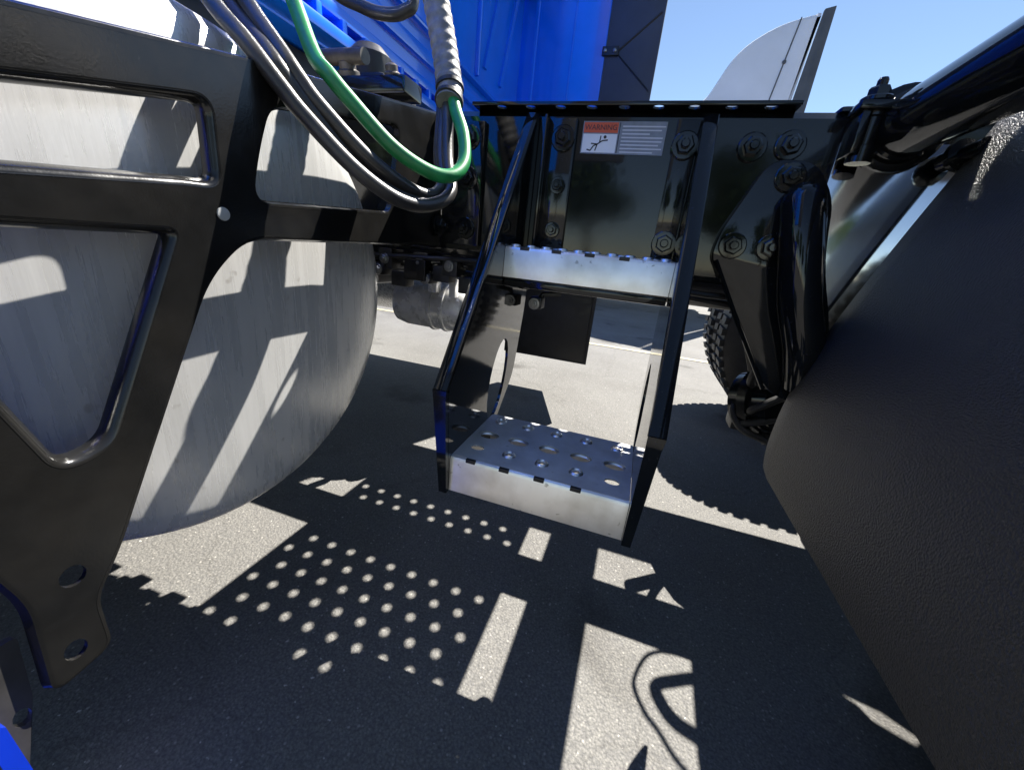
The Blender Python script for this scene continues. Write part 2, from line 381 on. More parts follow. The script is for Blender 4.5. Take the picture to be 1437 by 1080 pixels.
def text_mesh(s, size):
    cu = bpy.data.curves.new('t', 'FONT'); cu.body = s; cu.size = size; cu.align_x = 'CENTER'
    o = bpy.data.objects.new('t', cu); C.objects.link(o)
    me = bpy.data.meshes.new_from_object(o.evaluated_get(bpy.context.evaluated_depsgraph_get()))
    bpy.data.objects.remove(o); bpy.data.curves.remove(cu); me.materials.clear(); return me
me = text_mesh('WARNING', .0125)
for v in me.vertices: v.co = (v.co.x - .128, -.0024, v.co.y + .9945)
me.materials.append(LINK); me.name = 'label_heading'
lm = link('label_heading', me, None, R1)

# deck plate with staggered round holes
DX0, DX1, DY0, DY1, DZ = -.385, .188, -.023, .955, 1.0300
loops = [rpoly([(DX0, DY0), (DX1, DY0), (DX1, DY1), (DX0, DY1)], .008, 3)]
row = 0; y = -.0105
while y < DY1 - .02:
    off = -.2675 if row % 2 == 0 else -.2675 + .0296
    k = -3
    while True:
        x = off + k * .0592; k += 1
        if x > DX1 - .022: break
        if x < DX0 + .022: continue
        loops.append(circle(x, y, .0102, 12))
    y += .0495; row += 1
dk = link('deck_plate', plate_mesh('deck_plate', loops, .0035, lambda u, v, w: (u, v, DZ + w)), GLOSS, T, 'perforated black walkway plate on top of the frame')
b = MB(); b.box(DX0, DX1, DY0 - .003, DY0 + .000, 1.0272, 1.0335, .001); b.build('deck_lip', GLOSS, dk)
# added plates bridging the rails; gaps and hole shaped for sun patches on asphalt
def bridge(pts, z, name, label=None):
    return link(name, plate_mesh(name, [rpoly(pts, .006, 2)], .006, lambda u, v, w: (u, v, z + w)), GLOSS, T, label)
bridge([(.250, .0), (.388, .0), (.390, .92), (.252, .92)], 1.030, 'shadow_bridge_plate', 'added plain black plate bridging the frame, its edges set to shape sun patches on the asphalt')
me = plate_mesh('shadow_bridge_plate', [rpoly([(.612, .10), (.595, .16), (.61, .2), (.602, .45), (.622, .92), (2.4, .92), (2.4, .0), (.63, .0)], .006, 2),
    [(.880, .672), (.915, .655), (.930, .632), (.985, .612), (1.005, .630), (.955, .660)]], .006, lambda u, v, w: (u, v, 1.030 + w))
link('shadow_bridge_plate', me, GLOSS, T)
# unseen looped cable and added hose hook, bent to cast shadows on the asphalt
MB().tube(spline([(.64, .62, 1.01), (.56, .58, .97), (.511, .543, .935), (.482, .515, .93), (.464, .472, .93), (.462, .443, .93), (.482, .406, .93), (.506, .389, .935), (.55, .38, .97), (.63, .37, 1.01)], 6), .0042, 8).build('looped_cable', RUBBER, T)
hk = spline([(.66, .56, .99), (.602, .54, .965), (.546, .51, .96), (.512, .486, .96), (.524, .454, .96), (.548, .433, .96), (.588, .426, .965), (.66, .42, .99)], 5)
b = MB(); b.tube(hk, .0115, 10)
b.build('shadow_hook_hose', RUBBER, T)
# crossmembers, drive shaft
for x in (-1.35, .315, 1.4):
    b = MB(); b.box(x - .045, x + .045, .012, YF - .012, ZT - .06, ZT - .012, .004); b.build('crossmember', DARK, T)
ds = MB().lathe([(.054, -1.6), (.054, .68), (.066, .70), (.066, .75), (.045, .76)], (0, .447, .715), (1, 0, 0), 28).build('drive_shaft', DARK, T)

# ---------------------------------------------------------------- ladder
LX0, LX1 = -.252, .050
prof = [(-.006, 1.010, .01), (-.345, .548, .012), (-.327, .360, .006), (-.130, .362, .02), (-.115, .400, .03), (-.010, .490, .03), (.030, .640, .02), (.034, .735, .004), (-.003, .738, 0), (-.004, .85, 0), (-.004, .985, .004)]
hole = circle(-.115, .505, .048, 20, .088, radians(-20))
def ladder_side(x, sgn, label):
    me = plate_mesh('side_rail', [rpoly(prof, .01, 4), hole], .006, lambda u, v, w: (x + w, u, v))
    me.materials.append(GLOSS)
    o = link('side_rail', me, None, LAD, label)
    # rolled front flange following the front edge
    b = MB(); fr = [(-.006, 1.012), (-.345, .548), (-.329, .350)]
    path = [(-.006 - .339 * k / 8, 1.014 - .466 * k / 8) for k in range(9)]
    wd = .021; th = .005
    rings = []
    for i, (yy, zz) in enumerate(path):
        a = Vector(path[max(0, i - 1)]); c_ = Vector(path[min(len(path) - 1, i + 1)]); t = (c_ - a).normalized(); nrm = Vector((t.y, -t.x))
        if nrm.x > 0: nrm = -nrm
        taper = 1.0
        ring = []
        for du, dn in ((-.003, 0), (-.003, .005), (-.0022, .0078), (.0005, .0085), (wd * taper - .002, .0085), (wd * taper, .0070), (wd * taper, .0045), (.004, .0045), (.003, 0)):
            ring.append((x + sgn * du, yy + nrm.x * dn, zz + nrm.y * dn))
        rings.append(ring)
    n = len(rings[0])
    vs_ = [v for r_ in rings for v in r_]
    fs = [(i * n + k, i * n + (k + 1) % n, (i + 1) * n + (k + 1) % n, (i + 1) * n + k) for i in range(len(rings) - 1) for k in range(n)]
    fs += [tuple(range(n)), tuple(reversed(range((len(rings) - 1) * n, len(rings) * n)))]
    b.add(vs_, fs); b.build('rail_flange', GLOSS, LAD, ang=50)
    w2 = .013; b = MB(); q = []
    for yy, zz, ww in ((-.3475, .552, .021), (-.3490, .535, .018), (-.3315, .360, .011)):
        q += [(x - sgn * .003, yy - .0055, zz), (x + sgn * ww, yy - .0055, zz), (x + sgn * ww, yy - .001, zz), (x - sgn * .003, yy + .0035, zz)]
    b.add(q, [(i * 4 + k, i * 4 + (k + 1) % 4, i * 4 + 4 + (k + 1) % 4, i * 4 + 4 + k) for i in (0, 1) for k in range(4)] + [(0, 1, 2, 3), (11, 10, 9, 8)])
    b.build('rail_flange', GLOSS, LAD, ang=30)
    return o
b = MB(); b.box(LX0 + .004, LX1 - .004, -.135, -.123, .700, .715, .003); b.box(LX0 + .004, LX1 - .004, -.02, -.003, .735, .760, .002)
LAD = b.build('step_ladder', GLOSS, T, 'black two-step ladder with aluminium treads bolted to the frame')
ladder_side(LX0, -1, None); ladder_side(LX1, 1, None)

RING = MB().lathe([(.0125, .0014), (.0105, .0040), (.0085, .0048), (.0075, .0040), (.0073, -.003)], (0, 0, 0), (0, 0, 1), 14, False).mesh('grip_ring', 60); RING.materials.append(STEP)
COLLAR = MB().lathe([(.0225, .0012), (.0205, -.001), (.0194, -.005), (.0188, -.0052)], (0, 0, 0), (0, 0, 1), 16, False).mesh('hole_collar', 60)
for v in COLLAR.vertices: v.co.y *= .75
COLLAR.materials.append(STEP)
SLOT = MB().box(-.0085, .0085, -.0022, .0045, -.0030, .0034, .001).mesh('grip_slot'); SLOT.materials.append(DARK)
def tread(x0, x1, y0, y1, z, h, cols, name, label, teeth):
    """folded sheet: perforated top, front face, returned lip"""
    loops = [rpoly([(x0, y0), (x1, y0), (x1, y1), (x0, y1)], .004, 2)]
    raised = []
    n = cols; dx = (x1 - x0) / n
    for k in range(n):
        xc = x0 + dx * (k + .5); ym = (y0 + y1) / 2
        loops.append(circle(xc, ym, .0195, 18, .0145))
        raised.append((xc, y1 - .030)); loops.append(circle(xc, y1 - .030, .0075, 12))
        if k in (0, n - 1): loops.append(circle(xc, y0 + .042, .0125, 14, .009))
        else: raised.append((xc, y0 + .042)); loops.append(circle(xc, y0 + .042, .0075, 12))
    me = plate_mesh(name, loops, .0030, lambda u, v, w: (u, v, z + w)); me.materials.append(TOP)
    o = link(name, me, None, LAD, label)
    b = MB()
    # rounded fold + front face + bottom return
    pr = [(y0 + .001, z + .0015), (y0 - .0035, z - .0005), (y0 - .006, z - .006), (y0 - .006, z - h), (y0 + .022, z - h - .001), (y0 + .022, z - h + .002),
          (y0 - .003, z - h + .003), (y0 - .003, z - .006), (y0 + .001, z - .0015)]
    m_ = len(pr); b.add([(x, p[0], p[1]) for x in (x0, x1) for p in pr], [(k, (k + 1) % m_, m_ + (k + 1) % m_, m_ + k) for k in range(m_)] + [tuple(range(m_)), tuple(reversed(range(m_, 2 * m_)))])
    b.build('tread_nosing', STEP, LAD)
    b = MB(); b.box(x0, x1, y1 - .003, y1 + .0005, z - h, z - .002, .001); b.build('tread_back', TOP, LAD)
    for (xx, yy) in raised:
        g = link('grip_ring', RING, None, LAD); g.location = (xx, yy, z)
    for k in range(n):
        g = link('hole_collar', COLLAR, None, LAD); g.location = (x0 + dx * (k + .5), (y0 + y1) / 2, z)
    for k in range(n - 1):
        g = link('grip_slot', SLOT, None, LAD); g.location = (x0 + dx * (k + .62), y0 - .0040, z - .0015)
    if teeth:
        for k in range(teeth):
            g = link('grip_tooth', TOOTH, None, LAD); g.location = (x0 + (x1 - x0) * (k + .5) / teeth, y0 + .008, z)
TOOTH = MB().lathe([(.0105, -.001), (.0095, .0040), (.0075, .0055), (.0, .0058)], (0, 0, 0), (0, 0, 1), 12).mesh('grip_tooth', 60); TOOTH.materials.append(STEP)
tread(LX0 + .0035, LX1 - .0035, -.322, -.128, .428, .066, 5, 'tread', 'lower aluminium step tread with grip holes', 0)
tread(LX0 + .0035, LX1 - .0035, -.136, -.022, .771, .054, 5, 'tread', 'upper aluminium step tread with serrated edge', 10)
for y_, z_ in ((-.15, .40), (-.26, .40)):
    bolt(LX1 + .003, y_, z_, LAD, BOLT_Z, (0, 0, radians(90)))

# ---------------------------------------------------------------- fuel tank
TY, TZ, TR = -.458, .660, .334
def tank(y, xa, xb, label, name='fuel_tank'):
    L = xb - xa
    pr = [(0, L - .006), (TR * .35, L - .008), (TR * .7, L - .014), (TR * .86, L - .018), (TR * .92, L - .023), (TR * .957, L - .034), (TR * .985, L - .055), (TR * .997, L - .080), (TR, L - .105), (TR, .06), (TR * .97, .02), (TR * .8, .0), (0, 0)]
    o = MB().lathe(pr, (xa, y, TZ), (1, 0, 0), 96).build(name, ALU, T, label, ang=50)
    return o
tk = tank(TY, -2.1, -.497, 'brushed aluminium fuel tank behind the black fairing bracket')
b = MB(); b.lathe([(TR + .0, L_) for L_ in (0,)] + [(TR + .004, .004), (TR + .0045, .012), (TR + .004, .02), (TR, .024)], (-.600, TY, TZ), (1, 0, 0), 96); b.build('weld_bead', ALU, tk)
for x in (-.82, -1.75):
    b = MB(); b.lathe([(TR + .001, 0), (TR + .009, .002), (TR + .009, .058), (TR + .001, .06)], (x, TY, TZ), (1, 0, 0), 72); b.build('tank_strap', GLOSS, tk)
tk2 = tank(YF - TY, -2.1, -.62, 'far-side aluminium fuel tank seen past the frame')

# ---------------------------------------------------------------- fairing bracket
XB = -.455
outer = [(-.730, .872, .0), (-.46, .931, .0), (-.089, .999, .0), (-.014, 1.012, .004), (-.014, .757, .01), (-.204, .756, 0), (-.485, .749, .03), (-.537, .703, .05), (-.666, .441, .02),
         (-.693, .398, .015), (-.693, .336, .012), (-.737, .326, .012), (-.731, .43, .02), (-.760, .55, .05), (-.775, .72, .05), (-.775, .83, .03)]
UL = [(-.712, .836, .03), (-.549, .874, .0), (-.505, .884, .035), (-.508, .797, .040), (-.547, .795, .0), (-.712, .778, .03)]
UR = [(-.474, .786, .03), (-.238, .802, .0), (-.200, .804, .03), (-.166, .956, .035), (-.39, .908, .0), (-.436, .899, .03), (-.458, .845, .03)]
LLw = [(-.716, .750, .03), (-.590, .752, .0), (-.556, .753, .030), (-.650, .548, .030), (-.690, .540, .025), (-.722, .65, .04)]
lo, lul, lur, lll = [rpoly(p, 0, 7) for p in (outer, UL, UR, LLw)]
hs = [circle(-.7025, .436, .0095, 16, .011), circle(-.7165, .357, .0085, 14, .011)]
me = plate_mesh('fairing_bracket', [lo, lul, lur, lll] + hs, .005, lambda u, v, w: (XB + w, u, v)); me.materials.append(SATIN)
BR = link('fairing_bracket', me, None, T, 'black pressed steel fairing bracket with large cut-out windows')
def area(l): return sum(l[i - 1][0] * l[i][1] - l[i][0] * l[i - 1][1] for i in range(len(l))) / 2
def lip(lp, depth, inward, name, w=.006):
    """flanged edge turned back from the plate"""
    if area(lp) < 0: lp = lp[::-1]
    n = len(lp); rings = []
    for off, dx in ((-.0015, .0027), (.0015, .0022), (w * .6, -.001), (w, -.006), (w + .0005, -depth), (w - .002, -depth), (w - .0028, -.006), (w * .3, -.0028)):
        ring = []
        for i in range(n):
            a = Vector(lp[i - 1]); c_ = Vector(lp[(i + 1) % n]); t = (c_ - a).normalized(); nr = Vector((-t.y, t.x)) * (1 if inward else -1)
            q = Vector(lp[i]) + nr * off; ring.append((XB + dx, q.x, q.y))
        rings.append(ring)
    b = MB(); K = len(rings)
    for j in range(K): b.v += rings[j]
    for j in range(K):
        for i in range(n):
            b.f.append((j * n + i, j * n + (i + 1) % n, ((j + 1) % K) * n + (i + 1) % n, ((j + 1) % K) * n + i)); b.mi.append(0)
    return b.build(name, SATIN, BR, ang=60)
lip(lul, .013, True, 'window_flange', .007); lip(lur, .006, True, 'window_flange', .004); lip(lll, .013, True, 'window_flange', .007); lip(lo, .007, False, 'edge_flange', .004)
# pale plug in the bracket joint
b = MB(); b.lathe([(.0072, 0), (.0068, .0012), (.004, .0016), (0, .0017)], (XB + .0025, -.510, .771), (1, 0, 0), 16); b.build('plastic_plug', PLUG, BR)
for z in (.985, .945, .80): bolt(-.448, -.030, z, BR, None, (0, 0, radians(90)))
b = MB(); b.box(-.452, -.36, -.012, -.0015, .765, 1.005, .003); b.build('mounting_flange', GLOSS, BR)
for x, z in ((-.392, .975), (-.392, .90), (-.392, .80)): bolt(x, -.012, z, BR)
# lower stiffener between bracket foot and skirt
me = plate_mesh('skirt_stiffener', [rpoly([(-.742, .400), (-.747, .330), (-.765, .256), (-.776, .14), (-.80, .14), (-.80, .400)], .004, 3), circle(-.757, .315, .006, 12, .010)], .006, lambda u, v, w: (-.466 + w, u, v))
link('skirt_stiffener', me, mat('grey_primer_steel', (0.05, 0.048, 0.045), .35, metal=.3, noise=.3, nscale=30), BR)
# blue side skirt
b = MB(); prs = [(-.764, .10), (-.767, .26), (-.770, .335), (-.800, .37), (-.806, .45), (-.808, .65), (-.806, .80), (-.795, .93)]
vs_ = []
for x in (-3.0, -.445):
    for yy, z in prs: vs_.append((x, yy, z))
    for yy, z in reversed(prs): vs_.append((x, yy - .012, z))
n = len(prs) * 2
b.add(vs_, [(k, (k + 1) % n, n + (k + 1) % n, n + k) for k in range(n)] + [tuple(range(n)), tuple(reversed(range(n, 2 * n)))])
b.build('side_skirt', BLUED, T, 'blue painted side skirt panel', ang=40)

# ---------------------------------------------------------------- cab back wall, extenders
XC = -.87
b = MB(); b.box(XC - 1.9, XC, -.70, 1.62, 1.195, 3.5, .03)
CAB = b.build('cab', BLUE, T, 'vivid blue painted sleeper cab back wall')
def rib(x0, x1, y0, y1, z0, z1, name='pressed_rib', bev=.008, m_=None): 
    q = MB(); q.box(x0, x1, y0, y1, z0, z1, bev); return q.build(name, m_ or BLUE, CAB)
rib(XC - .01, XC + .050, -.68, 1.60, 1.205, 1.235); rib(XC - .01, XC + .032, -.68, 1.60, 1.262, 1.292)
rib(XC - .01, XC + .022, -.68, 1.60, 1.345, 1.385); rib(XC - .01, XC + .030, -.68, 1.60, 1.43, 1.445)
k = 0
yy = -.62
while yy < 1.58:
    rib(XC - .01, XC + .040, yy, yy + .018, 1.232, 1.264, 'gusset', .003); yy += .085
for y0 in (-.35, 1.02): rib(XC - .01, XC + .018, y0, y0 + .018, 1.47, 3.3, 'vertical_rib', .007)
# slanted embossed stripes
for y0 in (1.10, 1.30):
    q = MB(); me_pts = [(0, 0), (.030, .0), (.25, .62), (.22, .62)]
    q.add([(XC + dx, y0 + u, 1.53 + v) for dx in (-.005, .012) for u, v in me_pts], [(0, 1, 2, 3), (7, 6, 5, 4), (0, 4, 5, 1), (1, 5, 6, 2), (2, 6, 7, 3), (3, 7, 4, 0)])
    q.build('slanted_emboss', BLUE, CAB)
rib(XC - .01, XC + .06, 1.02, 1.60, 2.02, 2.10, 'marker_lamp_bar', .01, DARK)
# side extenders (blue panel then grey flexible flap)
for yx, s in ((1.655, 1), (-.765, -1)):
    q = MB(); q.box(XC - .05, -.415, yx - .012, yx + .012, 1.12, 3.4, .008); ex = q.build('side_extender', BLUE, CAB, 'blue side extender panel of the cab')
    q = MB(); q.box(XC + .05, XC + .075, yx - s * .0125 - .006, yx - s * .0125 + .006, 1.15, 3.3, .004); q.build('extender_seam', BLUE, CAB)
    q = MB(); q.box(-.60, -.592, yx - s * .0125 - .004, yx - s * .0125 + .004, 1.15, 3.3, .002); q.build('extender_seam', BLUE, CAB)
    q = MB(); q.box(-.4145, -.145, yx - .008, yx + .008, 1.10, 3.4, .006); q.build('extender_flap', FLAP, CAB, 'dark grey rubber flap at the edge of the side extender')
    q = MB(); q.box(-.43, -.345, yx - s * .016 - .008, yx - s * .016 + .008, 1.775, 1.815, .003); cl = q.build('flap_clip', DARK, CAB)
    for dx in (-.415, -.365):
        q = MB(); q.lathe([(.009, 0), (.009, .004), (.005, .007), (0, .008)], (dx, yx - s * .024, 1.795), (0, -s, 0), 12); q.build('clip_screw', ZINC, CAB)
    for z1, z2 in ((1.80, 1.95), (1.78, 1.62)):
        q = MB(); q.tube([(-.345, yx - s * .009, z1), (-.16, yx - s * .009, z2)], .004, 6); q.build('flap_brace', DARK, CAB)
# cab floor, mounts and dark underside clutter
b = MB(); b.box(-2.7, -.93, -.60, 1.5, 1.10, 1.19, .01); b.build('cab_floor', DARK, CAB)
b = MB(); b.box(-.80, -.62, .02, .16, 1.026, 1.11, .02); b.lathe([(.045, 0), (.05, .02), (.05, .06), (.03, .08)], (-.71, .09, 1.10), (0, 0, 1), 20); b.build('cab_mount', DARK, T)
# transmission and crossmember mass under the cab (dark)
b = MB(); b.box(-2.4, -1.25, .15, .78, .50, .98, .05); b.box(-1.25, -.98, .22, .70, .58, .92, .05); b.build('gearbox', DARK, T)

# connector block with fittings behind the hoses
b = MB(); b.box(-.70, -.50, -.085, -.020, 1.028, 1.060, .006)
cb = b.build('connector_bracket', GLOSS, T)
for x, y_, z, r_, h in ((-.65, -.055, 1.06, .022, .030), (-.55, -.05, 1.06, .016, .025)):
    b = MB(); b.lathe([(r_ * .8, 0), (r_, .006), (r_, h * .5), (r_ * .75, h * .62), (r_ * .75, h), (r_ * .4, h * 1.15), (0, h * 1.15)], (x, y_, z), (0, -.25, 1), 20); b.build('air_fitting', BRASS, cb)
b = MB(); b.tube([(-.72, -.06, 1.10), (-.60, -.07, 1.095)], .014, 16); b.build('grey_coupling', BRASS, cb)

# ---------------------------------------------------------------- exhaust can, far step box
b = MB(); cx0 = -.93
b.lathe([(.02, 0), (.05, .008), (.078, .03), (.088, .07), (.090, .16), (.090, .30), (.082, .315), (.070, .33), (.070, .36), (.050, .37)], (cx0, .52, .530), (1, .06, 0), 40)
ex = b.build('exhaust_canister', EXH, T, 'dull silver exhaust canister under the frame')
for h in (.175, .225, .335):
    b = MB(); r_ = .092 if h < .3 else .073; b.lathe([(r_ - .002, 0), (r_ + .004, .002), (r_ + .005, .009), (r_ + .004, .016), (r_ - .002, .018)], (cx0 + h, .52 + .06 * h, .530), (1, .06, 0), 40); b.build('band_clamp', EXH, ex)
b = MB(); b.box(-.735, -.70, .43, .47, .59, .66, .005); b.build('sensor_boss', EXH, ex)
b = MB(); b.box(-.655, -.63, .44, .47, .58, .645, .004); b.build('sensor_boss', EXH, ex)
b = MB(); b.add([(-.62, 1.04, .262), (-.185, 1.04, .262), (-.34, 1.46, .262), (-.62, 1.46, .262), (-.62, 1.04, .74), (-.185, 1.04, .74), (-.34, 1.46, .74), (-.62, 1.46, .74)],
      [(0, 3, 2, 1), (4, 5, 6, 7), (0, 1, 5, 4), (1, 2, 6, 5), (2, 3, 7, 6), (3, 0, 4, 7)])
bx_ = b.build('battery_box', DARK, T, 'black box hanging below the far frame rail')
b = MB(); b.box(-.605, -.200, 1.032, 1.042, .276, .70, .005); b.build('box_panel', DARK, bx_)
# dark brackets, valves and elbows clustered under the rail left of the ladder
for i in range(16):
    x = -.90 + .045 * i + random.uniform(-.015, .015); z = random.uniform(.655, .71); y_ = random.uniform(.015, .045)
    b = MB(); w_ = random.uniform(.012, .03); b.box(x - w_, x + w_, y_ - .02, y_ + .02, z - w_ * .8, z + w_ * .9, .004)
    b.tube([(x, y_, z), (x + .01, y_ + .01, z + .02), (x + .05, y_ + .02, z + .025)], .006, 8)
    v_ = b.build('valve_block', DARK if i % 4 else SATIN, T)
    if i % 3 == 0: bolt(x, y_ - .021, z, v_, BOLT_Z)

# ---------------------------------------------------------------- suspension hanger
hp = [(.112, .800, .02), (.122, .840, .02), (.165, .952, .02), (.130, 1.000, .015), (.222, 1.004, .015), (.245, .93, .02), (.258, .88, .02), (.232, .80, .03), (.30, .66, .03), (.345, .60, .02), (.335, .545, .02), (.275, .558, .02), (.20, .68, .05)]
hp = [(.112, .790, .015), (.118, .835, .02), (.168, .955, .03), (.235, .950, .02), (.275, .900, .03), (.292, .800, .05), (.340, .68, .05), (.362, .58, .03), (.340, .535, .02), (.268, .555, .03), (.205, .66, .05)]
me = plate_mesh('suspension_hanger', [rpoly(hp, .01, 4)], .014, lambda u, v, w: (u, -.0092 + w, v), .002); me.materials.append(GLOSS)
HG = link('suspension_hanger', me, None, T, 'black cast suspension hanger bolted to the frame rail')
for x, z in ((.135, .972), (.192, .976)): bolt(x, -.002, z, R1)
for x, z in ((.202, .926), (.143, .812), (.204, .814)): bolt(x, -.017, z, HG)
b = MB(); b.tube(spline([(.222, -.010, .905), (.228, -.034, .885), (.240, -.050, .82), (.262, -.056, .73), (.295, -.052, .65), (.322, -.03, .575)], 8), [.012 + .020 * min(1, k / 7) for k in range(40)] + [.022], 20)
b.build('hanger_rib', GLOSS, HG)
b = MB(); b.tube([(.255, -.028, .885), (.262, -.034, .78), (.284, -.035, .69), (.318, -.03, .60)], [.008, .012, .012, .010], 12); b.build('hanger_rib', GLOSS, HG)
b = MB(); b.tube([(.122, -.018, .785), (.185, -.020, .68), (.262, -.020, .560)], .004, 8); b.build('hanger_edge', GLOSS, HG)
# polished plate behind the fender
b = MB(); b.box(.262, .80, -.0045, -.0012, .600, .982, .001)
b.build('polished_plate', POL, T, 'mirror polished metal plate on the frame behind the fender edge')

# air spring, brake chamber, axle bits below the hanger
b = MB(); b.lathe([(.0, -.09), (.055, -.085), (.092, -.058), (.098, -.014), (.108, -.012), (.108, .012), (.098, .014), (.096, .06), (.06, .09), (0, .095)], (.425, .43, .41), (.55, -.65, .25), 32)
bc = b.build('brake_chamber', GLOSS, T, 'black brake chamber under the frame beside the fender')
b = MB(); b.lathe([(.109, -.015), (.114, -.013), (.114, .013), (.109, .015)], (.425, .43, .41), (.55, -.65, .25), 32); b.build('clamp_ring', SATIN, bc)
for i, pts in enumerate(([(.37, .40, .45), (.345, .35, .49), (.355, .33, .54), (.40, .34, .59)], [(.40, .38, .38), (.365, .34, .40), (.385, .32, .43), (.44, .33, .47)], [(.36, .42, .42), (.335, .39, .38), (.36, .35, .34), (.43, .34, .32)], [(.39, .40, .33), (.36, .36, .35), (.40, .33, .38), (.47, .34, .41)])):
    MB().tube(spline(pts, 8), .011, 10).build('air_hose', RUBBER, T)
b = MB(); b.tube([(.45, -.45, .50), (.45, 1.35, .50)], .065, 20); b.box(.36, .54, .05, .16, .44, .60, .02); b.box(.36, .54, .76, .86, .44, .60, .02)
b.v = [(x + .47, y_, z) for x, y_, z in b.v]; b.build('drive_axle', DARK, T)
b = MB(); b.box(.35, .47, .43, .51, .30, .37, .012); b.tube([(.33, .44, .60), (.37, .42, .50), (.45, .38, .30)], .020, 10); b.build('slack_adjuster', DARK, T)

# ---------------------------------------------------------------- drive wheels and fenders
def wheel_mesh():
    t = MB(); pr = []
    half = .13
    pr = [(.29, -half + .01), (.33, -half), (.42, -half - .005), (.475, -half + .01), (.497, -half + .03), (.502, -.05), (.502, .05), (.497, half - .03), (.475, half - .01), (.42, half + .005), (.33, half), (.29, half - .01)]
    t.lathe(pr + [pr[0]], (0, 0, 0), (0, 1, 0), 64, False)
    for k in range(60):
        a = 2 * pi * k / 60
        for s in (-1, 1):
            q = [(r_ * cos(a + d), y_, r_ * sin(a + d)) for d, y_ in ((-.03, s * .02), (.03, s * .02), (.045, s * .105), (-.015, s * .105)) for r_ in (.495, .514)]
            t.add(q, [(1, 3, 5, 7), (0, 1, 3, 2), (2, 3, 5, 4), (4, 5, 7, 6), (6, 7, 1, 0)])
    tm = t.mesh('tyre', 35); tm.materials.append(RUBBER)
    r = MB(); r.lathe([(.29, -.12), (.295, -.10), (.27, -.08), (.25, .0), (.24, .03), (.12, .04), (.10, .02), (.0, .02)], (0, 0, 0), (0, 1, 0), 48)
    for k in range(10):
        a = 2 * pi * k / 10; r.lathe([(.016, .03), (.016, .0), (.010, -.01), (0, -.012)], (.168 * cos(a), .03, .168 * sin(a)), (0, 1, 0), 8)
    rm = r.mesh('rim', 35); rm.materials.append(POL); return tm, rm
TYRE, RIM = wheel_mesh()
for x in (.92, 2.28):
    for y_ in (-.60, -.265, 1.30, 1.635):
        w = link('wheel', TYRE, None, T); w.location = (x, y_, .505)
        r_ = link('rim', RIM, None, w)
        if y_ in (-.265, 1.30): r_.rotation_euler = (0, 0, pi)

fp = [(.2965, .408), (.2915, .44), (.2900, .48), (.2945, .555), (.3115, .653), (.3410, .756), (.374, .857), (.402, .937), (.428, 1.013), (.453, 1.085), (.490, 1.150), (.57, 1.195), (.68, 1.215), (.92, 1.222)]
def fender(ya, yb, label):
    pts = spline([(p[0], 0, p[1]) for p in fp], 6); N = len(pts)
    ny = 14; vs_ = []; fs = []
    sec = []
    # cross-section in Y: crowned with turned-in edges
    for j in range(ny + 1):
        t = j / ny; y_ = ya + (yb - ya) * t; e = min(t, 1 - t) * abs(yb - ya)
        drop = .006 * max(0, 1 - e / .012) ** 2 + .006 * t * t
        sec.append((y_, drop))
    for i, p in enumerate(pts):
        a = pts[max(0, i - 1)]; c_ = pts[min(N - 1, i + 1)]; tn = (c_ - a).normalized(); nr = Vector((-tn.z, 0, tn.x))   # outward (towards -x, +z)
        for y_, d in sec: vs_.append((p.x - nr.x * d, y_, p.z - nr.z * d))
    for i in range(N - 1):
        for j in range(ny): a = i * (ny + 1) + j; fs.append((a, a + 1, a + ny + 2, a + ny + 1))
    me = bpy.data.meshes.new('quarter_fender'); me.from_pydata(vs_, [], fs); me.update()
    me.materials.append(PLASTIC); smooth(me, 60)
    o = link('quarter_fender', me, None, T, label)
    so_ = o.modifiers.new('thickness', 'SOLIDIFY'); so_.thickness = .007; so_.offset = 0
    bv = o.modifiers.new('edge', 'BEVEL'); bv.width = .002; bv.segments = 2; bv.limit_method = 'ANGLE'
    return o
FD = fender(-.045, -.70, 'large black grained plastic fender in front of the drive tyres')
b = MB(); b.tube([(.335, -.004, 1.0), (.335, -.78, 1.0)], 0.044, 28); FT = b.build('fender_tube', GLOSS, T, 'thick black tube carrying the fender')
b = MB(); b.lathe([(.060, 0), (.060, .010), (.056, .013), (.050, .014), (.048, .030), (.0441, .034)], (.335, -.003, 1.0), (0, -1, 0), 28); b.build('tube_collar', GLOSS, FT)
b = MB(); b.box(.255, .305, -.060, -.012, 1.012, 1.024, .003); b.box(.262, .272, -.055, -.004, .955, 1.014, .002); b.build('tube_bracket', GLOSS, FT)
bo = bolt(.280, -.036, 1.026, FT, BOLT, (radians(-90), 0, 0)); bo.scale = (.9, 1.5, .9)
b = MB(); b.lathe([(.017, 0), (.017, .022), (.013, .024), (.013, .06), (.016, .062), (.016, .075)], (.283, -.036, .945), (0, 0, 1), 12); b.build('bracket_stud', GLOSS, FT)
b = MB(); b.lathe([(.014, 0), (.014, .02), (.022, .022), (.022, .03), (.012, .032), (.012, .06)], (.400, -.016, .955), (.2, -1, .15), 14); b.build('fender_stud', GLOSS, FD)

